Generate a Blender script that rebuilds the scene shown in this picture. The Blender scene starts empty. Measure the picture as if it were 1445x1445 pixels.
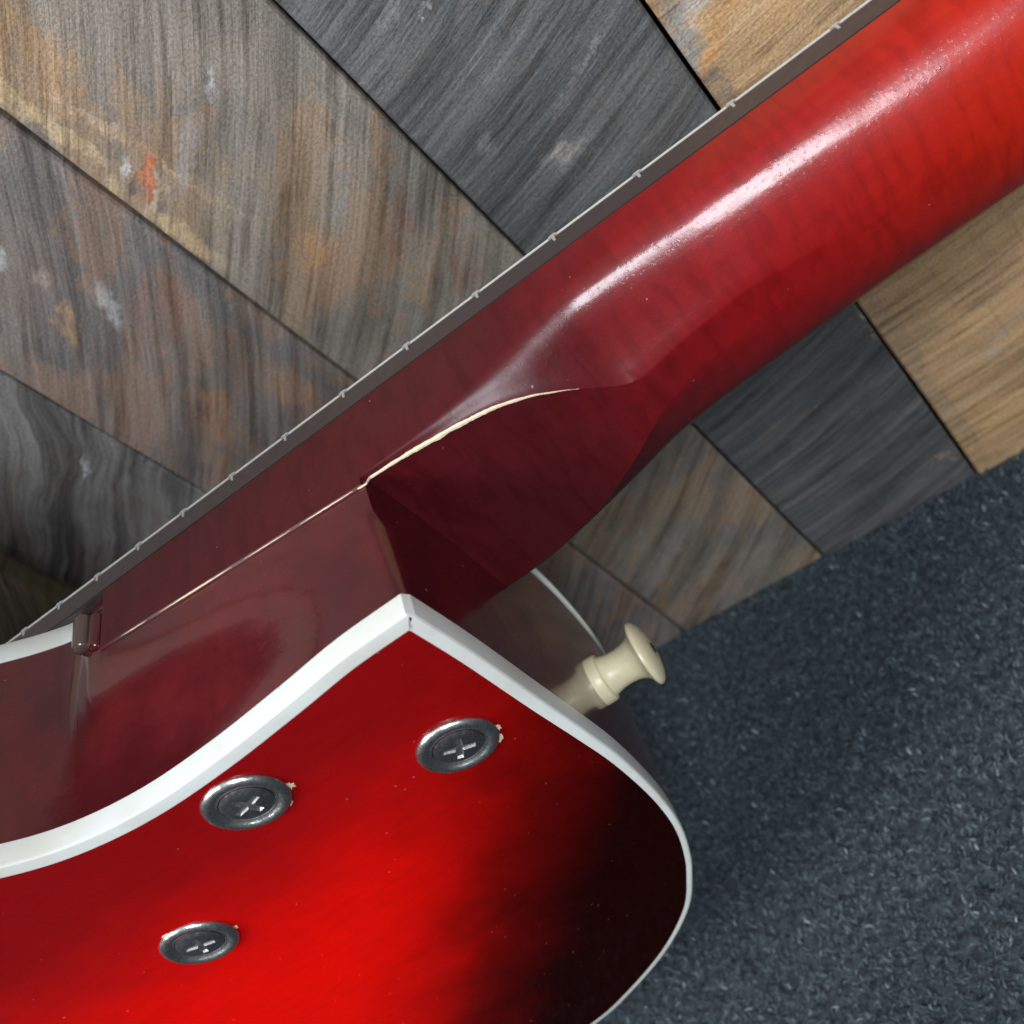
import bpy, bmesh, math, random
from mathutils import Vector, Matrix, noise
from mathutils.geometry import tessellate_polygon
random.seed(7)
S = bpy.context.scene
COL = S.collection
MM = 0.001

# ---------------------------------------------------------------- camera, world, lamps
H = 0.300                       # height of the lens above the carpet
WALL_Y = 0.2270                 # distance from the lens to the plank wall
# guitar frame (mm; x along the neck, y across towards the cutaway, z out of the back) -> world frame
W = Matrix(((0.9760, 0.1383, 0.1684), (0.1737, -0.0267, -0.9844), (-0.1316, 0.9900, -0.0501)))
CAMG = Vector((316.40083793, 96.88728291, 102.38614323))
RC = Matrix(((0.80868703, -0.52771377, 0.25989126), (-0.55154936, -0.52663749, 0.64687422), (-0.20449595, -0.66646165, -0.7169451)))

def orth(m):
    x = m.row[0].normalized(); y = (m.row[1] - x * m.row[1].dot(x)).normalized()
    return Matrix((x, y, x.cross(y)))
W = orth(W)
def g2w(p):                     # guitar mm -> world metres
    v = (W @ (Vector(p) - CAMG)) * MM
    return v + Vector((0, 0, H))

cam_d = bpy.data.cameras.new('camera'); cam = bpy.data.objects.new('camera', cam_d); COL.objects.link(cam)
right, down, fwd = (W @ RC.row[i].to_3d() for i in range(3))
M = Matrix((right, -down, -fwd)).transposed()
cam.matrix_world = Matrix.Translation((0, 0, H)) @ M.to_4x4()
cam_d.sensor_width = 36; cam_d.lens = 36 * 1374.62 / 1445.0
cam_d.clip_start = 0.01; cam_d.clip_end = 50
cam_d.dof.use_dof = True; cam_d.dof.focus_distance = 0.185; cam_d.dof.aperture_fstop = 20
S.camera = cam

wd = bpy.data.worlds.new('World'); S.world = wd; wd.use_nodes = True
bg = wd.node_tree.nodes['Background']; bg.inputs[0].default_value = (0.80, 0.90, 1.0, 1); bg.inputs[1].default_value = 0.20

def area(name, loc, target, sx, sy, power, color):
    l = bpy.data.lights.new(name, 'AREA'); l.shape = 'RECTANGLE'; l.size = sx; l.size_y = sy
    l.energy = power; l.color = color
    o = bpy.data.objects.new(name, l); COL.objects.link(o); o.location = loc
    o.rotation_euler = (Vector(target) - Vector(loc)).to_track_quat('-Z', 'Y').to_euler()
    return o
area('window_light', (0.66, -1.02, 1.36), (0, 0.12, 0.18), 0.44, 0.62, 31, (0.88, 0.94, 1.0))
area('room_light', (-1.15, -0.90, 1.50), (0, 0.15, 0.15), 0.8, 0.6, 41, (0.96, 0.98, 1.0))
area('overhead_fill', (-0.9, 0.5, 2.1), (-0.9, 0.5, 0), 3.2, 2.6, 12, (0.95, 0.98, 1.0))  # unseen panel added to give the cutaway side its milky reflection
S.view_settings.view_transform = 'Standard'; S.view_settings.look = 'None'
S.view_settings.exposure = 0; S.view_settings.gamma = 1

# ---------------------------------------------------------------- helpers
def mesh_obj(name, bm, mat, parent=None, smooth=True, sharp=35):
    me = bpy.data.meshes.new(name)
    bmesh.ops.recalc_face_normals(bm, faces=bm.faces)
    bm.to_mesh(me); bm.free()
    if smooth:
        for p in me.polygons: p.use_smooth = True
        me.set_sharp_from_angle(angle=math.radians(sharp))
    me.materials.append(mat)
    o = bpy.data.objects.new(name, me); COL.objects.link(o)
    if parent: o.parent = parent
    return o

class N:                        # tiny node helper
    def __init__(s, name):
        s.m = bpy.data.materials.new(name); s.m.use_nodes = True
        s.t = s.m.node_tree; s.b = s.t.nodes['Principled BSDF']
    def n(s, typ, **k):
        nd = s.t.nodes.new(typ)
        for a, v in k.items(): setattr(nd, a, v)
        return nd
    def put(s, sock, v):
        if hasattr(v, 'is_linked') or isinstance(v, bpy.types.NodeSocket): s.t.links.new(v, sock)
        elif isinstance(v, (tuple, list)) and len(v) == 3 and sock.type == 'RGBA': sock.default_value = (*v, 1)
        else: sock.default_value = v
    def coord(s): return s.n('ShaderNodeTexCoord').outputs['Object']
    def mapping(s, v, loc=(0, 0, 0), rot=(0, 0, 0), sc=(1, 1, 1)):
        d = s.n('ShaderNodeMapping'); s.put(d.inputs[0], v); d.inputs[1].default_value = loc; d.inputs[2].default_value = rot; d.inputs[3].default_value = sc
        return d.outputs[0]
    def noise(s, v, scale, detail=4, rough=.55, dist=0, col=False):
        d = s.n('ShaderNodeTexNoise'); s.put(d.inputs['Vector'], v); d.inputs['Scale'].default_value = scale
        d.inputs['Detail'].default_value = detail; d.inputs['Roughness'].default_value = rough; d.inputs['Distortion'].default_value = dist
        return d.outputs['Color' if col else 'Fac']
    def math(s, op, a, b=0.0, c=0.0, clamp=False):
        d = s.n('ShaderNodeMath', operation=op, use_clamp=clamp); s.put(d.inputs[0], a); s.put(d.inputs[1], b); s.put(d.inputs[2], c); return d.outputs[0]
    def ramp(s, f, a, b, lo=0.0, hi=1.0, smooth=True):
        d = s.n('ShaderNodeMapRange'); d.interpolation_type = 'SMOOTHSTEP' if smooth else 'LINEAR'
        s.put(d.inputs[0], f); d.inputs[1].default_value = a; d.inputs[2].default_value = b; d.inputs[3].default_value = lo; d.inputs[4].default_value = hi
        return d.outputs[0]
    def mix(s, f, a, b, mode='MIX'):
        d = s.n('ShaderNodeMix', data_type='RGBA', blend_type=mode); s.put(d.inputs[0], f); s.put(d.inputs[6], a); s.put(d.inputs[7], b); return d.outputs[2]
    def sep(s, v):
        d = s.n('ShaderNodeSeparateXYZ'); s.put(d.inputs[0], v); return d.outputs
    def vadd(s, a, b, op='ADD'):
        d = s.n('ShaderNodeVectorMath', operation=op); s.put(d.inputs[0], a); s.put(d.inputs[1], b); return d.outputs[0]
    def scale(s, a, k):
        d = s.n('ShaderNodeVectorMath', operation='SCALE'); s.put(d.inputs[0], a); d.inputs['Scale'].default_value = k; return d.outputs[0]
    def bump(s, h, strength, dist, nrm=None):
        d = s.n('ShaderNodeBump'); s.put(d.inputs['Height'], h); d.inputs['Strength'].default_value = strength; d.inputs['Distance'].default_value = dist
        if nrm is not None: s.put(d.inputs['Normal'], nrm)
        return d.outputs[0]
    def aniso(s, v, ang, kx, ky):                              # stretch along direction ang: small kx = long streaks
        r = s.n('ShaderNodeVectorRotate', rotation_type='Z_AXIS'); s.put(r.inputs['Vector'], v); r.inputs['Angle'].default_value = -ang
        return s.vadd(r.outputs[0], (kx, ky, 1), 'MULTIPLY')
    def blob(s, v, cx, cy, rx, ry, ang=0.0, soft=.5):          # soft elliptical mask round a point, long axis rx along ang
        d = s.vadd(v, (cx, cy, 0), 'SUBTRACT')
        sc = s.vadd(s.aniso(d, ang, 1 / rx, 1 / ry), (1, 1, 0), 'MULTIPLY')
        l = s.n('ShaderNodeVectorMath', operation='LENGTH'); s.put(l.inputs[0], sc)
        return s.ramp(l.outputs['Value'], 1 - soft, 1 + soft, 1, 0)
    def set(s, **k):
        for a, v in k.items(): s.put(s.b.inputs[a.replace('_', ' ')], v)
        return s.m

# ---------------------------------------------------------------- materials of the guitar
BASE = Vector((-35.0, -262.0, -25.0))       # resting point of the body in the guitar frame (mm)
def L(x, y, z): return (x - BASE.x) * MM, (y - BASE.y) * MM, (z - BASE.z) * MM

def lacquer(name, kind):
    n = N(name); c = n.coord(); x, y, z = n.sep(c)
    gx = n.math('ADD', n.math('MULTIPLY', x, 1000), BASE.x); gy = n.math('ADD', n.math('MULTIPLY', y, 1000), BASE.y)
    cloud = n.noise(c, 45, 5, .6); fine = n.noise(n.mapping(c, sc=(.25, 1, 1)), 500, 4, .6)
    if kind == 'back':          # sunburst: bright cherry centre, near-black rim on the bass shoulder
        wob = n.math('MULTIPLY', n.math('SUBTRACT', cloud, .5), 22)
        # distance-like coordinate towards the bass shoulder
        ds = n.math('ADD', n.math('ADD', n.math('MULTIPLY', gx, .76), n.math('MULTIPLY', gy, -.65)), wob)
        f1 = n.ramp(ds, 214, 256)
        dc = n.math('ADD', n.math('MULTIPLY', gy, 1.0), n.math('MULTIPLY', wob, 1.2))
        f2 = n.math('MULTIPLY', n.ramp(dc, -80, -14), n.ramp(gx, 70, 135))
        col = n.mix(f2, (.72, .003, .001), (.22, .003, .004))
        col = n.mix(n.ramp(ds, 192, 238), col, (.15, .0015, .0012))
        col = n.mix(f1, col, (.010, .0005, .0005))
        rg, ct = .35, .2
    elif kind == 'neck':
        f = n.ramp(n.math('ADD', gx, n.math('MULTIPLY', n.math('SUBTRACT', cloud, .5), 25)), 288, 345)
        f2 = n.ramp(gx, 335, 410)
        col = n.mix(f, (.070, .005, .008), (.23, .004, .005))
        col = n.mix(f2, col, (.42, .013, .002))
        fl = n.noise(n.mapping(c, rot=(0, 0, .5), sc=(1, .25, .25)), 420, 3, .5, .6)
        col = n.mix(n.ramp(fl, .4, .7, 0, .5), col, n.mix(1, col, (.6, .35, .3), 'MULTIPLY'))
        rg, ct = .38, .55
    else:
        col = n.mix(n.ramp(cloud, .35, .7), (.055, .005, .007), (.10, .008, .010))
        rg, ct = .22, .8
    col = n.mix(n.ramp(fine, .35, .8, 0, .25), col, n.mix(1, col, (.55, .45, .45), 'MULTIPLY'))
    speck = n.noise(c, 900, 1, .3); col = n.mix(n.ramp(speck, .81, .84, 0, .18 if kind == 'back' else .45), col, (.55, .42, .38))
    orange = n.noise(c, 700, 2, .5); wave = n.noise(c, 60, 2, .5)
    pit = n.noise(c, 1100, 3, .7)
    nb = n.bump(wave, .25, .0006, n.bump(orange, .16 if kind == 'neck' else .10, .00012, n.bump(n.ramp(pit, .55, .75), .12 if kind == 'neck' else .08, .00012)))
    scr = n.noise(n.mapping(c, rot=(0, 0, .7), sc=(.15, 1.5, 1)), 900, 2, .5)
    return n.set(Base_Color=col, Roughness=n.ramp(cloud, .3, .7, rg - .05, rg + .06), Normal=nb, Coat_Weight=ct if kind != 'neck' else n.ramp(gx, 296, 314, .26, ct),
                 Coat_Roughness=n.ramp(scr, .3, .8, *((.03, .07) if kind == 'back' else (.07, .13))) if kind != 'neck' else n.math('ADD', n.ramp(scr, .3, .8, .13, .21), n.ramp(gx, 297, 312, .22, 0)),
                 Coat_Normal=nb, Specular_IOR_Level={'back': 0.0, 'neck': .20, 'side': .35}[kind])
M_BACK, M_SIDE, M_NECK = lacquer('cherry_sunburst', 'back'), lacquer('maroon_lacquer', 'side'), lacquer('cherry_neck', 'neck')

def m_binding():
    n = N('white_binding'); c = n.coord()
    col = n.mix(n.ramp(n.noise(c, 60, 4), .3, .75), (.66, .68, .66), (.58, .58, .52))
    col = n.mix(n.ramp(n.noise(c, 700, 2), .72, .8, 0, .5), col, (.35, .28, .22))
    col = n.mix(n.ramp(n.noise(n.vadd(c, (3, 3, 3)), 35, 5, .65), .55, .72, 0, .35), col, (.50, .46, .36))
    col = n.mix(n.ramp(n.noise(n.aniso(c, .75, 8, .6), 260, 3, .6), .70, .76, 0, .45), col, (.28, .24, .20))
    return n.set(Base_Color=col, Roughness=.32, Coat_Weight=.3, Coat_Roughness=.12, Subsurface_Weight=.1, Subsurface_Radius=(.002, .002, .0015), Subsurface_Scale=.5,
                 Normal=n.bump(n.noise(c, 250, 3), .15, .0003))
M_BIND = m_binding()
def m_plain(name, col, rough=.5, metal=0, bump=.1, sc=400, **k):
    n = N(name); c = n.coord(); f = n.noise(c, sc, 4)
    d = tuple(v * .7 for v in col)
    return n.set(Base_Color=n.mix(f, col, d), Roughness=n.ramp(f, .3, .7, rough * .8, min(1, rough * 1.2)), Metallic=metal, Normal=n.bump(f, bump, .0003), **k)
M_FB = m_plain('rosewood_fretboard', (.050, .034, .032), .42, Coat_Weight=.35, Coat_Roughness=.3)
M_EDGE = m_plain('pale_edge', (.62, .60, .55), .35)
M_FRET = m_plain('fret_metal', (.60, .59, .56), .45, .5)
M_STEEL = m_plain('worn_steel', (.66, .65, .63), .28, 1, .25, 900)
M_DSTEEL = m_plain('screw_steel', (.34, .35, .37), .38, 1, .35, 1200)
M_SLOT = m_plain('recess_metal', (.40, .41, .41), .5, 1, .4, 1500)
M_IVORY = m_plain('ivory_plastic', (.80, .70, .46), .38, 0, .1, 300, Subsurface_Weight=.15, Subsurface_Radius=(.003, .002, .001), Subsurface_Scale=.5)
M_BARE = m_plain('bare_wood', (.86, .70, .50), .7, 0, .4, 900)
M_BROWN = m_plain('brown_plug', (.10, .06, .05), .25, 0, .2, 600, Coat_Weight=.8, Coat_Roughness=.1)
M_DARK = m_plain('dark_mark', (.02, .018, .015), .8)
M_NUT = m_plain('nut_plastic', (.6, .57, .48), .4)

# ---------------------------------------------------------------- guitar
root = bpy.data.objects.new('electric_guitar', None); COL.objects.link(root)
root.matrix_world = Matrix.Translation(g2w(BASE)) @ W.to_4x4()
root.empty_display_size = .02
root['label'] = 'cherry red guitar seen from the back, white bound body and long red neck'
root['category'] = 'guitar'

# outline of the back (mm). starts at the corner beside the neck, goes down the cutaway, round the body, back up the bass shoulder
cut = [(263.4, -3.6), (250, -3.9), (236.7, -5.5), (219.7, -7.1), (203.5, -7.2), (189.6, -4.6), (178.7, .5), (168, 9), (161, 22), (160, 38), (166, 54),
       (177, 68), (183, 80), (178, 92), (160, 99), (130, 98), (90, 96), (50, 104), (10, 128), (-35, 158), (-85, 176), (-140, 168), (-190, 132),
       (-222, 70), (-232, -22), (-222, -110), (-190, -185), (-140, -235), (-85, -258), (-35, -262), (10, -245), (50, -216), (85, -200), (120, -198), (160, -196),
       (193.7, -188.4), (210.8, -180), (230, -166), (245.4, -149), (254.6, -132), (259.8, -119), (263.4, -106), (265.8, -90), (267.0, -71.5), (266.8, -57),
       (266.2, -42), (265.7, -28), (265.2, -17.6), (264.2, -4.8)]
def catmull(pts, step=2.5):
    out = []
    for i in range(len(pts) - 1):
        p0 = Vector(pts[i - 1]) if i else Vector(pts[0]) * 2 - Vector(pts[1])
        p1, p2 = Vector(pts[i]), Vector(pts[i + 1])
        p3 = Vector(pts[i + 2]) if i + 2 < len(pts) else p2 * 2 - p1
        n = max(2, int((p2 - p1).length / step))
        for k in range(n):
            t = k / n
            out.append(.5 * ((2 * p1) + (p2 - p0) * t + (2 * p0 - 5 * p1 + 4 * p2 - p3) * t * t + (3 * p1 - p0 - 3 * p2 + p3) * t ** 3))
    out.append(Vector(pts[-1])); return out
OUT = catmull(cut, 2.0)
NO = len(OUT)
def normals(pts):
    r = []
    for i in range(len(pts)):
        a = pts[i - 1] if i else pts[0]; b = pts[i + 1] if i + 1 < len(pts) else pts[-1]
        t = (b - a).normalized(); r.append(Vector((t.y, -t.x)))   # outward for this winding
    return r
NRM = normals(OUT)
# check winding: outward at the first cutaway point must be +y
if NRM[3].y < 0: NRM = [-v for v in NRM]
def inner(i, off):
    p = OUT[i] - NRM[i] * off
    p.x = min(p.x, 265.0 - off / 1.08 * .92) if i < 8 else p.x         # mitre at the sharp corner
    if i > NO - 12: p.y = min(p.y, -3.6 - off / .92 * 1.08)
    return p
def smooth(t): t = max(0., min(1., t)); return t * t * (3 - 2 * t)
def seam_z(x): return -29.2 - (263 - x) * 0.098
def shift(i, z):                                          # the cutaway wall leans out to meet the neck
    p = OUT[i]
    if i > NO * .3: return 0.
    a = (-.5 - p.y) * smooth((-z - 4) / 26.)
    b = 2.6 * smooth((p.x - 160) / 28.) * smooth((-z - 4) / 40.) if p.y < 30 else 0
    k = smooth((p.x - 188) / 9.)
    return a * k + b * (1 - k)
def bw(i): return 1.08 if i < NO * .5 else .92 - .42 * smooth((-OUT[i].y - 30) / 80.)
def ring(i, off, z):
    if off > 1: off *= bw(i)
    p = OUT[i] if off == 0 else inner(i, off)
    q = (p.x, p.y + shift(i, z), z)
    return Vector(L(*q))
def sweep(name, prof, idx, mat, closed=False, cap=False, sharp=35):
    bm = bmesh.new(); rows = []
    for i in idx: rows.append([bm.verts.new(ring(i, o, z)) for o, z in prof])
    R = list(range(len(rows)))
    for a in range(len(rows) - (0 if closed else 1)):
        b = (a + 1) % len(rows)
        for k in range(len(prof) - 1):
            bm.faces.new((rows[a][k], rows[a][k + 1], rows[b][k + 1], rows[b][k]))
    if cap:
        bm.faces.new(rows[0]); bm.faces.new(rows[-1])
    return mesh_obj(name, bm, mat, root, sharp=sharp)
TB = -51.5
allidx = list(range(NO))
sweep('body_side', [(0.05, z) for z in (-4.4, -6, -10, -15, -20, -25, -29, -33, -38, -43, TB + 4.9)], allidx, M_SIDE, closed=True, sharp=78)
# white binding on the back edge, rounded over
sweep('back_binding', [(1.5, -4.7), (-.02, -4.6), (-.12, -4.5), (-.12, -.50), (-.02, -.20), (.25, .02), (.6, .07), (2.9, .07), (3.0, .0), (3.0, -.6)], allidx, M_BIND, closed=True, sharp=26)
# front binding: from the notch by the neck round to the other side of the neck
i0 = next(i for i in range(NO) if OUT[i].x < 192.0)
i1 = max(i for i in range(NO) if OUT[i].y < -46 and OUT[i].x > 260)
def front_binding():
    bm = bmesh.new(); rows = []
    for i in range(i0, i1 + 1):
        p = OUT[i]; h = 5.6 if i < NO * .4 else 5.6 - 4.0 * smooth((p.x - 225) / 38.)
        prof = [(1.5, TB + h), (-.12, TB + h - .1), (-.22, TB + h - .5), (-.2, TB + .6), (.3, TB), (2.4, TB - .1), (2.4, TB + .5)]
        rows.append([bm.verts.new(ring(i, o, z)) for o, z in prof])
    for a, b in zip(rows, rows[1:]):
        for k in range(6): bm.faces.new((a[k], a[k + 1], b[k + 1], b[k]))
    bm.faces.new(rows[0]); bm.faces.new(rows[-1])
    return mesh_obj('front_binding', bm, M_BIND, root, sharp=60)
front_binding()
def panel(name, off, z, mat, thick):
    ids = [i for i in allidx if 8 <= i <= NO - 12]
    pts = [ring(i, off, z) for i in ids]
    mitre = Vector(L(265.0 - off * .92, -3.6 - off * 1.08 + shift(0, z), z))
    pts.append(mitre)
    bm = bmesh.new()
    a = [bm.verts.new(p) for p in pts]; b = [bm.verts.new(p + Vector((0, 0, thick * MM))) for p in pts]
    for tri in tessellate_polygon([[Vector((p.x, p.y, 0)) for p in pts]]):
        bm.faces.new([a[k] for k in tri]); bm.faces.new([b[k] for k in reversed(tri)])
    n = len(pts)
    for i in range(n): j = (i + 1) % n; bm.faces.new((a[i], a[j], b[j], b[i]))
    return mesh_obj(name, bm, mat, root, smooth=False)
panel('back_panel', 2.3, 0.0, M_BACK, -3)
panel('front_panel', .9, TB + .2, M_SIDE, 3)

# ---- neck
ZF = -30.5
def lerp_tab(tab, x):
    if x <= tab[0][0]: return tab[0][1]
    for (a, u), (b, v) in zip(tab, tab[1:]):
        if x <= b:
            t = (x - a) / (b - a); return u + (v - u) * t
    return tab[-1][1]
YT = [(263, -1.2), (272, -1.4), (282, -2.4), (290, -4.0), (296, -6.6), (302, -10.6), (307, -14.8), (311, -18.0), (320, -16.6), (335, -15.5), (350, -17.5), (368, -21.3)]
YB = [(263, -43.4), (272, -43.2), (279, -42.4), (286, -40.8), (294, -38.2), (304, -33), (311, -28), (320, -25), (350, -22.5), (365, -21.5)]
ZJ = [(263, -31.6), (277, -32.4), (285, -34.5), (292, -37.2), (300, -40.4), (308, -43.2), (318, -45.5), (345, -47), (420, -47.5)]
PH = [(263, 84), (282, 74), (290, 62), (297, 52), (304, 46), (312, 43), (322, 40), (335, 31), (350, 16), (368, 0)]
PB = [(263, 84), (282, 64), (294, 44), (304, 30), (315, 18), (335, 6), (365, 0)]
ZT = [(263, 0), (305, 0), (315, -.5), (330, -1.3), (350, -1.8), (600, -1.0)]
def soft_tab(tab, x, r):
    r = min(r, max(.01, (x - 264) * .5)); return sum(lerp_tab(tab, x + r * k / 3) * wt for k, wt in ((-3, .06), (-2, .12), (-1, .2), (0, .24), (1, .2), (2, .12), (3, .06)))
def width(x): return 44.6 - max(0, (x - 263)) * .0115
def neck_section(x):
    w = width(x); zt = ZF + soft_tab(ZT, x, 9)
    if x < 278.5: zt -= (278.5 - x) * .05
    zb = -51.3; out = []
    if x < 263.0:
        zs = seam_z(x)
        pts = [(0, zb), (0, zb * .5 + zs * .5), (0, zs - .5)] + [(-.0 - .4 * k / 9, zs - .4 + .4 * k / 9) for k in range(10)]
        ctr = [(-.4 - (w - .8) * (k + 1) / 12, zs) for k in range(11)]
        mir = [(-w - q[0], q[1]) for q in reversed(pts)]
        return pts + ctr + mir
    def side(yt, zj, ph):
        a = math.radians(ph); P0 = Vector((0., zj)); P3 = Vector((yt, zt)); d = (P3 - P0)
        P1 = P0 + Vector((0, abs(d.y) * .58 + .1)); P2 = P3 + Vector((math.cos(a), -math.sin(a))) * d.length * (.40 if ph < 50 else .3)
        r = [(0, zb), (0, (zb + zj) / 2), (0, zj)]
        for k in range(1, 11):
            t = k / 10; u = 1 - t
            q = P0 * u ** 3 + P1 * 3 * u * u * t + P2 * 3 * u * t * t + P3 * t ** 3; r.append((q.x, q.y))
        return r
    A = side(soft_tab(YT, x, 3), soft_tab(ZJ, x, 12), soft_tab(PH, x, 8))
    B = side(-w - soft_tab(YB, x, 5), soft_tab(ZJ, x, 12), soft_tab(PB, x, 9))
    B = [(-w - q[0], q[1]) for q in B]
    ya, yb = A[-1][0], B[-1][0]
    fr_ = [(k + 1) / 12 for k in range(11)]
    if x > 310 and yb - ya < -2:                            # the ridge beyond the heel is rounded over
        A[-1] = (ya, zt - .16 * min(1, (x - 310) / 4) * soft_tab(PH, x, 8) / 40); fr_[0] = min(.5, .55 / abs(yb - ya)); fr_[1] = max(fr_[1], fr_[0] + .04)
    ctr = [(ya + (yb - ya) * t, zt) for t in fr_]
    return A + ctr + list(reversed(B))
xs = [199.5 + 6.35 * k for k in range(10)] + [262.9, 263.0] + [263 + 1.5 * k for k in range(1, 72)] + [372 + 8 * k for k in range(0, 24)] + [559]
bm = bmesh.new(); rows = []
for x in xs: rows.append([bm.verts.new(L(x, y, z)) for y, z in neck_section(x)])
for a, b in zip(rows, rows[1:]):
    for k in range(len(a)):
        j = (k + 1) % len(a)
        bm.faces.new((a[k], b[k], b[j], a[j]))
bm.faces.new(rows[0]); bm.faces.new(rows[-1])
neck = mesh_obj('neck', bm, M_NECK, root, sharp=24)

# ---- fretboard, edge line, frets
def box(bm, x0, x1, y0, y1, z0, z1, bev=0):
    v = [bm.verts.new(L(x, y, z)) for x in (x0, x1) for y in (y0, y1) for z in (z0, z1)]
    fs = [bm.faces.new([v[i] for i in f]) for f in ((0, 1, 3, 2), (4, 6, 7, 5), (0, 4, 5, 1), (2, 3, 7, 6), (0, 2, 6, 4), (1, 5, 7, 3))]
    if bev: bmesh.ops.bevel(bm, geom=list({e for f in fs for e in f.edges}), offset=bev * MM, segments=2, affect='EDGES')
def slab(name, x0, x1, ya, wb, z0, z1, mat, bev=.3, parent=None):
    bm = bmesh.new()
    v = []
    for x in (x0, x1):
        for y in (ya, -width(x) - ya if wb is None else wb):
            for z in (z0, z1): v.append(bm.verts.new(L(x, y, z)))
    for f in ((0, 1, 3, 2), (4, 6, 7, 5), (0, 4, 5, 1), (2, 3, 7, 6), (0, 2, 6, 4), (1, 5, 7, 3)): bm.faces.new([v[i] for i in f])
    if bev: bmesh.ops.bevel(bm, geom=bm.edges[:], offset=bev * MM, segments=2, affect='EDGES')
    return mesh_obj(name, bm, mat, parent or root)
fb = slab('fretboard', 168, 559, .12, None, -57.0, -51.25, M_FB, .35)
slab('fretboard_edge_line', 168, 559, .22, -.9, -57.33, -57.02, M_EDGE, .08)  # thin pale strip along the fretboard's front edge
n0 = 559.0
fr = None
for k in range(1, 21):
    x = n0 * 2 ** (-k / 12)
    if fr is None:
        bm = bmesh.new()
        w = 44
        sec = [(-1.0, -57.0), (-.9, -57.35), (-.5, -57.6), (.5, -57.6), (.9, -57.35), (.9, -57.0), (.3, -57.0), (.25, -55.6), (-.25, -55.6), (-.3, -57.0)]
        r = [[bm.verts.new(Vector((sx * MM, y * MM, (sz - BASE.z) * MM))) for sx, sz in sec] for y in (.30, -43.2)]
        for i in range(10): j = (i + 1) % 10; bm.faces.new((r[0][i], r[0][j], r[1][j], r[1][i]))
        bm.faces.new(r[0]); bm.faces.new(r[1])
        fr = mesh_obj('fret', bm, M_FRET, root); o = fr
    else:
        o = fr.copy(); COL.objects.link(o); o.parent = root
    o.location = ((x - BASE.x) * MM, (0 - BASE.y) * MM, 0)
slab('nut', 559.2, 564, -.5, -41, -58.5, -51, M_NUT, .4)
# headstock, outside the frame
bm = bmesh.new()
hp = [(559, -.2), (575, 1.5), (590, 9), (650, 13), (672, 5), (680, -20), (672, -46), (650, -55), (590, -51), (575, -43.5), (559, -41)]
a = [bm.verts.new(L(x, y, -52)) for x, y in hp]; b = [bm.verts.new(L(x, y, -40)) for x, y in hp]
bm.faces.new(a); bm.faces.new(b)
for i in range(len(hp)): j = (i + 1) % len(hp); bm.faces.new((a[i], a[j], b[j], b[i]))
mesh_obj('headstock', bm, M_NECK, root, smooth=False)

# ---- bare wood line along the heel edge and the seam
def strip(name, pts, radii, mat, seg=6):
    bm = bmesh.new(); rows = []
    for i, p in enumerate(pts):
        p = Vector(p); t = (Vector(pts[min(i + 1, len(pts) - 1)]) - Vector(pts[max(i - 1, 0)])).normalized()
        u = t.cross(Vector((0, 0, 1))).normalized(); v = t.cross(u)
        rows.append([bm.verts.new(L(*(p + (u * math.cos(2 * math.pi * k / seg) + v * math.sin(2 * math.pi * k / seg)) * radii[i]))) for k in range(seg)])
    for a, b in zip(rows, rows[1:]):
        for k in range(seg): j = (k + 1) % seg; bm.faces.new((a[k], b[k], b[j], a[j]))
    bm.faces.new(rows[0]); bm.faces.new(rows[-1])
    return mesh_obj(name, bm, mat, root)
pts, rr = [], []
x = 262.0
while x < 303:
    z = ZF + soft_tab(ZT, x, 9) - (max(0, 278.5 - x) * .05)
    y = soft_tab(YT, x, 3)
    if x < 264: y, z = -.35, seam_z(min(x, 263)) - .1
    pts.append((x, y + .04 + noise.noise((x * .4, 0, 0)) * .08, z + .04)); t = (x - 262) / 41
    rr.append(max(.05, (.16 + .30 * math.sin(math.pi * min(1, t * 1.15)) ** 1.0) * (1 + .35 * noise.noise((x * .5, 3, 0)) + .25 * noise.noise((x * 2.3, 8, 0)))) if t < .87 else max(.04, .3 * (1 - t) / .13 * .6)); x += .45
strip('bare_wood_edge', pts, rr, M_BARE)
for (xa, xb, r0) in ((215, 233, .17), (205, 212, .08), (236, 247, .07), (249, 261.6, .10)):
    pts, rr = [], []; x = xa
    while x <= xb:
        pts.append((x, -.1 + noise.noise((x, 5, 0)) * .1, seam_z(x) - .02)); t = (x - xa) / (xb - xa)
        rr.append(.03 + r0 * math.sin(math.pi * t) * (1 + .5 * noise.noise((x * 1.3, 9, 0)))); x += .6
    strip('bare_wood_edge', pts, rr, M_BARE)

# ---- notch where the front binding stops at the neck
def plug(name, cx, cy, r, z0, z1, mat):
    bm = bmesh.new(); rows = []; n = 14; rnd = 1.1
    prof = [(.25, z0), (.7, z0 + .15), (.93, z0 + .5), (1, z0 + rnd), (1, (z0 + z1) / 2), (1, z1 - rnd), (.93, z1 - .5), (.7, z1 - .15), (.25, z1)]
    for f, z in prof: rows.append([bm.verts.new(L(cx + r * f * math.cos(2 * math.pi * k / n), cy + r * .9 * f * math.sin(2 * math.pi * k / n) + .12 * math.sin(z * 1.7), z)) for k in range(n)])
    for a, b in zip(rows, rows[1:]):
        for k in range(n): j = (k + 1) % n; bm.faces.new((a[k], a[j], b[j], b[k]))
    bm.faces.new(rows[0]); bm.faces.new(rows[-1])
    return mesh_obj(name, bm, mat, root, sharp=50)
plug('brown_plug', 193.6, -.6, 2.0, TB + 3.2, seam_z(194) - 3.4, M_BROWN)
plug('red_plug', 197.2, -.9, 1.7, TB + 5, seam_z(198) - 1.6, M_SIDE)

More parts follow.
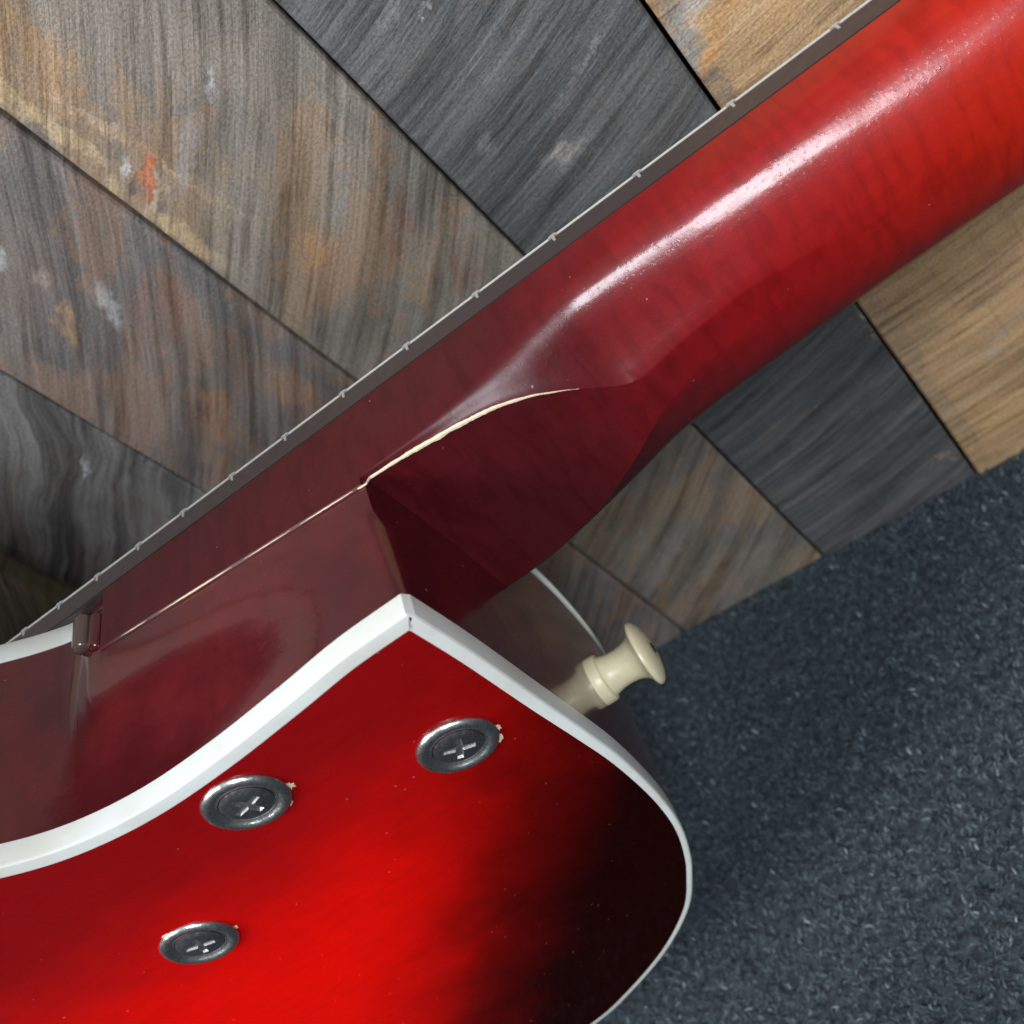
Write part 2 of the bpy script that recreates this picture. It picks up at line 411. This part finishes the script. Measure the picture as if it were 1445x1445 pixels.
# ---- finish washers with screws
def lathe(bm, prof, seg=48, mat=None):
    rows = []
    for r, z in prof:
        rows.append([bm.verts.new(Vector((r * math.cos(2 * math.pi * k / seg), r * math.sin(2 * math.pi * k / seg), z)) * MM) for k in range(seg)] if r > 1e-6 else [bm.verts.new((0, 0, z * MM))])
    for a, b in zip(rows, rows[1:]):
        for k in range(seg):
            j = (k + 1) % seg
            if len(b) == 1: bm.faces.new((a[k], a[j], b[0]))
            elif len(a) == 1: bm.faces.new((a[0], b[j], b[k]))
            else: bm.faces.new((a[k], a[j], b[j], b[k]))
    return rows
def make_washer():
    bm = bmesh.new()
    lathe(bm, [(7.9, -.3), (7.95, .15), (7.75, .55), (7.3, .95), (6.8, 1.12), (6.3, 1.05), (5.9, .75), (5.6, .40), (5.35, .32), (5.1, .45), (4.9, .3), (4.8, -.5)])
    w = mesh_obj('finish_washer', bm, M_STEEL, root)
    bm = bmesh.new()
    # head: ring down to a cross shaped recess with sloping walls
    seg = 48; R = 4.85
    circ = [bm.verts.new(Vector((R * math.cos(2 * math.pi * k / seg), R * math.sin(2 * math.pi * k / seg), .45)) * MM) for k in range(seg)]
    circ2 = [bm.verts.new(Vector((4.2 * math.cos(2 * math.pi * k / seg), 4.2 * math.sin(2 * math.pi * k / seg), .82)) * MM) for k in range(seg)]
    for k in range(seg): j = (k + 1) % seg; bm.faces.new((circ[k], circ[j], circ2[j], circ2[k]))
    def cross(a, l, z, f=1.0):
        base = [(a, a * f), (l, a * .8), (l, -a * .8), (a, -a * f), (a * .8, -l), (-a * .8, -l), (-a, -a * f), (-l, -a * .8), (-l, a * .8), (-a, a * f), (-a * .8, l), (a * .8, l)]
        return [bm.verts.new((x * MM, y * MM, z * MM)) for x, y in base]
    c1 = cross(.75, 3.1, .92)
    e = []
    for lp in (circ2, c1):
        for i in range(len(lp)):
            a, b = lp[i], lp[(i + 1) % len(lp)]
            e.append(bm.edges.get((a, b)) or bm.edges.new((a, b)))
    bmesh.ops.triangle_fill(bm, edges=e, use_beauty=True)
    for f in list(bm.faces):                                  # drop any fill inside the cross
        c = f.calc_center_median()
        if all(v in c1 for v in f.verts): bm.faces.remove(f)
    s = mesh_obj('screw', bm, M_DSTEEL, w, sharp=40)
    bm = bmesh.new()
    c1 = cross(.75, 3.1, .915); c2 = cross(.58, 2.75, .50)
    for i in range(12): j = (i + 1) % 12; bm.faces.new((c1[i], c1[j], c2[j], c2[i]))
    bm.faces.new(c2)
    r = mesh_obj('screw_recess', bm, M_SLOT, w, smooth=False)
    return w
w0 = make_washer()
for k, (x, y, rz, tilt) in enumerate([(215.2, -19.9, .25, (.0, .0)), (248.8, -38.5, 1.05, (.03, -.02)), (175.9, -48.1, 1.2, (-.02, .02))]):
    w = w0
    if k:
        w = w0.copy(); COL.objects.link(w); w.parent = root
        for ch in w0.children:
            c = ch.copy(); COL.objects.link(c); c.parent = w
    w.location = L(x, y, .05); w.rotation_euler = (*tilt, rz)
def chip(x, y, a, l, wd, seed):
    bm = bmesh.new(); random.seed(seed); top = []; n = 15
    for k in range(n):
        t = 2 * math.pi * k / n; r = 1 + random.uniform(-.45, .45)
        px, py = math.cos(t) * l * r, math.sin(t) * wd * r
        top.append(bm.verts.new(L(x + px * math.cos(a) - py * math.sin(a), y + px * math.sin(a) + py * math.cos(a), .07)))
    low = [bm.verts.new(v.co - Vector((0, 0, .3 * MM))) for v in top]
    bm.faces.new(top)
    for k in range(n): bm.faces.new((top[k], top[(k + 1) % n], low[(k + 1) % n], low[k]))
    mesh_obj('finish_chip', bm, M_BARE, root, smooth=False)
def rim_chip(cx, cy, ang, l, wd, seed): chip(cx + math.cos(ang) * 8.0, cy + math.sin(ang) * 8.0, ang + math.pi / 2, l, wd, seed)
rim_chip(215.2, -19.9, -.35, 1.2, .8, 1); rim_chip(215.2, -19.9, -1.05, .7, .35, 2)
rim_chip(248.8, -38.5, -.25, .9, .4, 3); rim_chip(248.8, -38.5, -.65, 1.3, .65, 4); rim_chip(248.8, -38.5, -2.3, .9, .5, 5); rim_chip(248.8, -38.5, -1.95, .5, .35, 6)
rim_chip(175.9, -48.1, -.3, .8, .45, 7); rim_chip(175.9, -48.1, -2.25, 2.2, .4, 8); rim_chip(175.9, -48.1, 1.75, .9, .35, 9)

# ---- strap button on the bass shoulder
BX, BY, BZ = 266.6, -76.0, -22.6
bm = bmesh.new()
lathe(bm, [(0, -.5), (5.6, -.5), (5.7, .4), (5.6, 2.3), (5.4, 2.7), (4.9, 2.9), (4.6, 3.2), (4.2, 5), (4.1, 7), (4.3, 9), (4.9, 10.6), (5.9, 11.6), (7.2, 12.1), (7.6, 12.5), (7.6, 13.0), (7.1, 13.6), (5.6, 14.3), (3.5, 14.8), (1.5, 15), (1.2, 14.9), (1.1, 13.5), (0, 13.5)], 40)
btn = mesh_obj('strap_button', bm, M_IVORY, root, sharp=40)
btn.location = L(BX, BY, BZ); btn.rotation_euler = (Vector((1, -.02, 0))).to_track_quat('Z', 'Y').to_euler()
bm = bmesh.new(); lathe(bm, [(1.35, 14.93), (1.3, 15.08), (0, 15.1)], 16); mk = mesh_obj('button_screw', bm, M_DARK, btn)

# ---------------------------------------------------------------- carpet floor
def m_carpet():
    n = N('slate_carpet'); c = n.coord()
    f1 = n.noise(c, 330, 6, .74); f2 = n.noise(n.vadd(c, (3, 1, 0)), 620, 3, .6); f3 = n.noise(c, 14, 4, .6); f4 = n.noise(n.vadd(c, (7, 1, 0)), 30, 3, .6)
    col = n.mix(n.ramp(f1, .40, .66, smooth=False), (.008, .015, .021), (.060, .085, .10))
    col = n.mix(n.ramp(f2, .60, .70, 0, .6), col, (.26, .34, .38))
    col = n.mix(n.ramp(f3, .35, .65, 0, .5), col, n.mix(1, col, (.70, .72, .76), 'MULTIPLY'))
    col = n.mix(n.ramp(f4, .55, .7, 0, .4), col, n.mix(1, col, (1.15, .92, 1.0), 'MULTIPLY'))
    return n.set(Base_Color=col, Roughness=.95, Specular_IOR_Level=.15, Normal=n.bump(n.math('ADD', f1, n.math('MULTIPLY', f2, .4)), .8, .003), Sheen_Weight=.15)
bm = bmesh.new()
for x, y in ((-3, -3), (3, -3), (3, WALL_Y + .008), (-3, WALL_Y + .008)): bm.verts.new((x, y, 0))
bm.faces.new(bm.verts[:]) if False else bm.faces.new(list(bm.verts))
fl = mesh_obj('carpet_floor', bm, m_carpet(), smooth=False); fl['kind'] = 'structure'

import numpy as np
def pile():
    rng = np.random.default_rng(3); n = 330000
    x = rng.uniform(-.42, .48, n); y = rng.uniform(-.34, WALL_Y - .002, n)
    a = rng.uniform(0, 2 * np.pi, n); t = rng.uniform(.35, 1.25, n); ln = rng.uniform(.0014, .0030, n); w = rng.uniform(.00016, .00032, n)
    dx, dy, dz = np.cos(a) * np.sin(t), np.sin(a) * np.sin(t), np.cos(t)
    px, py = -np.sin(a) * w, np.cos(a) * w
    b = rng.uniform(-.7, .7, n)
    base = np.stack([x, y, np.full(n, -.0001)], 1); mid = base + np.stack([dx, dy, dz * 1.15], 1) * (ln * .55)[:, None]
    tip = mid + np.stack([np.cos(a + b) * np.sin(t + .35), np.sin(a + b) * np.sin(t + .35), np.abs(np.cos(t + .35))], 1) * (ln * .5)[:, None]
    sd = np.stack([px, py, np.zeros(n)], 1)
    V = np.stack([base - sd, base + sd, mid - sd, mid + sd, tip], 1).reshape(-1, 3)
    k = np.arange(n)[:, None] * 5
    F = np.concatenate([k + [0, 1, 3], k + [0, 3, 2], k + [2, 3, 4]], 1).reshape(-1)
    me = bpy.data.meshes.new('carpet_pile'); me.vertices.add(len(V)); me.vertices.foreach_set('co', V.ravel())
    me.loops.add(len(F)); me.loops.foreach_set('vertex_index', F); me.polygons.add(len(F) // 3); me.polygons.foreach_set('loop_start', np.arange(0, len(F), 3))
    me.update(calc_edges=True)
    at = me.attributes.new('tone', 'FLOAT', 'POINT'); at.data.foreach_set('value', np.repeat(rng.random(n), 5).astype(np.float32))
    m = N('carpet_yarn'); c = m.coord(); tn = m.n('ShaderNodeAttribute', attribute_name='tone').outputs['Fac']
    f1 = m.noise(c, 330, 4, .7); f3 = m.noise(c, 12, 4, .6); f4 = m.noise(m.vadd(c, (7, 1, 0)), 30, 3, .6)
    v = m.math('ADD', m.math('MULTIPLY', m.math('SUBTRACT', f1, .5), 1.7), m.math('MULTIPLY', tn, .55))
    col = m.mix(m.ramp(v, .0, .55, smooth=False), (.015, .026, .033), (.096, .122, .137))
    col = m.mix(m.ramp(tn, .975, .985, 0, .6), col, (.32, .37, .39))
    col = m.mix(m.ramp(f3, .35, .65, 0, .55), col, m.mix(1, col, (.66, .68, .72), 'MULTIPLY'))
    col = m.mix(m.ramp(f4, .55, .7, 0, .5), col, m.mix(1, col, (1.15, .90, .98), 'MULTIPLY'))
    me.materials.append(m.set(Base_Color=col, Roughness=.85, Specular_IOR_Level=.25))
    o = bpy.data.objects.new('carpet_pile', me); COL.objects.link(o); o['kind'] = 'stuff'
    o['label'] = 'short slate blue carpet pile covering the floor in front of the plank wall'; o['category'] = 'carpet'
pile()
# ---------------------------------------------------------------- plank wall
wall = None
def m_plank(name, base, dark, warm, warm_amt, saw, ang, seed, blobs=(), wavy=0.0, crisp=.5, pale=(.34, .33, .31), curve=1.7):
    n = N(name); c0 = n.coord(); c = n.vadd(c0, (seed * .37, seed * .91, 0))
    wob = n.vadd(n.noise(c, 30, 3, .5, col=True), (.5, .5, .5), 'SUBTRACT')
    cd = n.vadd(c, n.scale(wob, .003 + wavy))
    jit = n.scale(n.vadd(n.noise(c, 210, 6, .78, col=True), (.5, .5, .5), 'SUBTRACT'), .013)
    mott = n.noise(c, 22, 5, .6)
    col = n.mix(n.ramp(mott, .32, .68), base, dark)
    # curved saw marks: the same arc repeated up the board
    px_, py_, pz_ = n.sep(cd); qx = n.sep(c0)[0]; mid = n.math('SUBTRACT', qx, .032)
    arc = n.math('SUBTRACT', n.math('SUBTRACT', n.math('MULTIPLY', py_, math.cos(ang)), n.math('MULTIPLY', qx, math.sin(ang))), n.math('MULTIPLY', n.math('MULTIPLY', mid, mid), curve))
    def sawv(kx):
        d = n.n('ShaderNodeCombineXYZ'); n.put(d.inputs[0], n.math('MULTIPLY', qx, kx)); n.put(d.inputs[1], arc); d.inputs[2].default_value = seed; return d.outputs[0]
    band = n.noise(sawv(.12), 100, 3, .6)
    # warm bare patches with broken, fairly hard edges
    cell = n.noise(n.aniso(n.vadd(cd, jit), ang, .40, 1), 52, 4, .62)
    wm = n.ramp(cell, .49, .49 + .10 * (1.1 - crisp) + .03, 0, warm_amt)
    col = n.mix(wm, col, n.mix(n.noise(c, 90, 4, .6), warm, n.mix(.5, warm, base)))
    brk = n.noise(n.aniso(c, ang, .35, 1), 300, 4, .65)
    for (bx, by, rx, ry, a, bc, amt, sf) in blobs:
        m = n.math('MULTIPLY', n.blob(n.vadd(c0, n.vadd(jit, n.scale(wob, .012))), bx, by, rx, ry, a, sf), n.ramp(brk, .36, .56, .25, 1))
        col = n.mix(n.math('MULTIPLY', m, amt * .75), col, bc)
    col = n.mix(n.ramp(band, .40, .62, 0, saw), col, n.mix(1, col, (.50, .48, .47), 'MULTIPLY'))
    col = n.mix(n.ramp(band, .56, .40, 0, saw * .45), col, n.mix(.4, col, pale))
    s2 = n.noise(sawv(.06), 360, 4, .62)
    col = n.mix(n.math('MULTIPLY', n.ramp(s2, .50, .63, 0, .8), n.ramp(n.noise(c, 55, 4, .65), .38, .58, .25, 1)), col, n.mix(1, col, (.50, .48, .46), 'MULTIPLY'))
    col = n.mix(n.ramp(s2, .50, .34, 0, .35), col, n.mix(.45, col, pale))
    grain = n.noise(n.aniso(cd, 1.5708, .05, 1), 480, 5, .7)
    col = n.mix(n.ramp(grain, .52, .70, 0, .28), col, n.mix(1, col, (.5, .48, .46), 'MULTIPLY'))
    fine = n.noise(c, 1300, 4, .75)
    col = n.mix(n.ramp(fine, .42, .60, 0, .6), col, n.mix(1, col, (.45, .43, .42), 'MULTIPLY'))
    spk = n.noise(n.vadd(c, (2, 5, 0)), 420, 4, .7)
    col = n.mix(n.ramp(spk, .66, .74, 0, .35), col, (.52, .52, .50))
    h = n.math('ADD', n.math('MULTIPLY', band, 1.0), n.math('ADD', n.math('MULTIPLY', s2, .8), n.math('MULTIPLY', fine, .35)))
    return n.set(Base_Color=col, Roughness=n.ramp(brk, .35, .65, .40, .66), Specular_IOR_Level=.45, Normal=n.bump(h, .85, .0010))
D = math.radians
OR, OR2, RU, CR, WH, DK, GY = (.52, .30, .13), (.40, .21, .11), (.26, .12, .075), (.66, .49, .27), (.66, .68, .70), (.05, .045, .045), (.30, .31, .31)
plank_mats = {
 -1: m_plank('plank_beige', (.24, .18, .11), (.17, .13, .08), (.26, .19, .10), .4, .1, D(40), 3.1),
 0: m_plank('plank_grey_wavy', (.20, .19, .18), (.13, .125, .12), (.20, .16, .13), .25, .95, D(33), 1.3,
            [(.0515, .2128, .006, .0009, D(50), WH, .8, .5)], wavy=.014),
 1: m_plank('plank_grey_rust', (.25, .20, .17), (.145, .13, .125), (.31, .18, .115), .7, .6, D(39), 2.6,
            [(.0286, .198, .011, .0045, D(39), OR2, .95, .25), (.052, .190, .011, .007, D(60), OR2, .8, .4), (.047, .231, .011, .007, D(39), RU, .75, .4), (.026, .246, .007, .0025, D(39), OR, .9, .3),
             (.060, .21, .003, .040, 0, (.12, .13, .135), .85, .5), (.0385, .2405, .005, .0025, D(60), WH, .8, .8), (.0316, .268, .003, .002, D(20), WH, .9, .7), (.0335, .259, .003, .0015, 0, (.5, .36, .3), .7, .7)], crisp=.8),
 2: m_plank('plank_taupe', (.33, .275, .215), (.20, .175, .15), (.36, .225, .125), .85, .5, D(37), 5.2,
            [(.0145, .290, .010, .015, D(0), OR, .85, .25), (.006, .283, .0022, .018, D(0), CR, .95, .3), (.0145, .262, .0010, .030, D(8), (.62, .42, .26), .8, .4),
             (.018, .2400, .012, .004, D(37), (.44, .34, .22), .7, .5), (.004, .2385, .0025, .010, 0, CR, .9, .4), (.0245, .2068, .010, .006, D(50), OR2, .8, .4), (.0250, .2150, .006, .0045, D(20), OR, .95, .25),
             (.0440, .205, .010, .0035, D(37), RU, .7, .4), (.049, .1850, .007, .004, D(37), RU, .9, .4), (.0395, .222, .012, .003, D(37), (.30, .32, .32), .7, .4),
             (.0395, .2600, .0042, .0014, D(35), WH, .95, .6), (.0385, .2580, .0018, .0012, D(0), (.20, .09, .07), .9, .5), (.0215, .252, .010, .0022, D(30), (.36, .37, .37), .8, .5),
             (.0030, .2555, .0062, .0010, D(22), DK, .95, .4), (.0100, .2555, .0060, .0016, D(22), (.45, .10, .03), .95, .4), (.0112, .2560, .0026, .0008, D(22), (.80, .22, .05), .95, .4),
             (.0082, .2515, .0050, .0016, D(30), (.62, .52, .38), .9, .5), (.0065, .2610, .0022, .0008, D(22), WH, .9, .5), (.0018, .2590, .0012, .003, 0, CR, .9, .5),
             (.012, .045, .03, .05, 0, (.11, .10, .095), .55, .6)], crisp=.6),  # last blob: the guitar's shade painted into the lower board's colour
 3: m_plank('plank_charcoal', (.130, .135, .137), (.088, .093, .096), (.16, .138, .125), .45, .4, D(13), 7.7,
            [(.0261, .1915, .0048, .0018, D(-12), (.46, .38, .30), .95, .4), (.0262, .1905, .0068, .0032, D(-12), GY, .5, .5), (.0145, .2050, .003, .002, D(30), GY, .8, .6), (.0165, .2445, .004, .0018, D(30), GY, .8, .6), (.022, .2395, .0012, .0008, 0, WH, .9, .4),
             (.040, .203, .010, .0006, D(22), (.32, .32, .31), .7, .5), (.0546, .0150, .0026, .0005, D(-80), (.72, .50, .34), .95, .4), (.0525, .0183, .0028, .0006, D(5), (.62, .42, .30), .8, .4), (.0565, .0140, .0035, .0035, 0, (.13, .12, .11), .8, .2),
             (.0591, .089, .0006, .0075, 0, (.66, .55, .40), .95, .2)]),
 4: m_plank('plank_brown', (.68, .43, .22), (.47, .30, .16), (.72, .43, .20), .7, .35, D(6), 9.4,
            [(.0085, .1995, .014, .0032, D(35), (.60, .59, .56), .85, .4), (.0030, .1960, .003, .010, D(0), (.27, .27, .26), .9, .3), (.0095, .1900, .016, .0020, D(36), (.62, .30, .10), .95, .3), (.0020, .1790, .0042, .0045, 0, (.12, .125, .13), .9, .3),
             (.0015, .1880, .002, .004, 0, (.28, .31, .34), .8, .4), (.0350, .0800, .010, .005, D(50), (.50, .30, .17), .8, .4), (.0300, .0560, .012, .0012, D(25), (.60, .46, .34), .9, .5), (.0240, .0500, .003, .0015, D(40), (.62, .54, .46), .8, .6),
             (.045, .045, .010, .008, 0, (.24, .19, .155), .7, .4), (.0045, .055, .0030, .05, 0, (.30, .26, .20), .6, .4)], pale=(.52, .42, .31)),
 5: m_plank('plank_umber', (.24, .18, .13), (.17, .13, .10), (.3, .19, .11), .5, .4, D(20), 12.2)}
seams = [-.2660, -.1986, -.1326, -.0702, -.0102, .0520]
PL_H = .95
def plank(x0, x1, mat, z1=PL_H, proud=0.0, tilt=0.0, bottom=-0.003, seed=0):
    bm = bmesh.new(); w = x1 - x0; n = 60; rows = []; g = .00055
    for k in range(n + 1):
        y = bottom + (z1 - bottom) * k / n
        e0 = g + .0004 * noise.noise((seed, y * 14, 0)) + .0002 * noise.noise((seed, y * 70, 0)); e1 = w - g + .0004 * noise.noise((seed + 9, y * 14, 0))
        b = .0006
        rows.append([bm.verts.new(p) for p in ((e0, y, -.012), (e0, y, -b), (e0 + b, y, 0), (e1 - b, y, 0), (e1, y, -b), (e1, y, -.012))])
    for a, b_ in zip(rows, rows[1:]):
        for k in range(5): bm.faces.new((a[k], a[k + 1], b_[k + 1], b_[k]))
    bm.faces.new(rows[0]); bm.faces.new(rows[-1])
    o = mesh_obj('plank', bm, mat, wall, sharp=30)
    # local x along the wall, y up, z out of the wall
    o.matrix_world = Matrix(((1, 0, 0, x0), (0, 0, -1, WALL_Y - proud), (0, 1, 0, 0), (0, 0, 0, 1))) @ Matrix.Rotation(tilt, 4, 'Y')
    return o
bm = bmesh.new()
vs = [bm.verts.new((x, y, z)) for x in (-1.3, 1.3) for y in (WALL_Y + .0085, WALL_Y + .05) for z in (-.02, PL_H)]
for f in ((0, 1, 3, 2), (4, 6, 7, 5), (0, 4, 5, 1), (2, 3, 7, 6), (0, 2, 6, 4), (1, 5, 7, 3)): bm.faces.new([vs[i] for i in f])
wall = mesh_obj('plank_wall', bm, m_plain('black_backing', (.01, .012, .014), .9), smooth=False); wall['kind'] = 'structure'
PW = .0635
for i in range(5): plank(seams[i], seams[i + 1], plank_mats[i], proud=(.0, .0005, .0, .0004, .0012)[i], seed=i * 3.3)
o = plank(seams[0] - .075, seams[0] - .0005, plank_mats[-1], proud=.006, seed=40); o['label'] = 'beige trim board'
x = seams[5]; i = 5
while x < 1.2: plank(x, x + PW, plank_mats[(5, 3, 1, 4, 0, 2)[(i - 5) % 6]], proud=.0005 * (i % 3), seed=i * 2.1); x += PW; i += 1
x = seams[0] - .0755; i = 0
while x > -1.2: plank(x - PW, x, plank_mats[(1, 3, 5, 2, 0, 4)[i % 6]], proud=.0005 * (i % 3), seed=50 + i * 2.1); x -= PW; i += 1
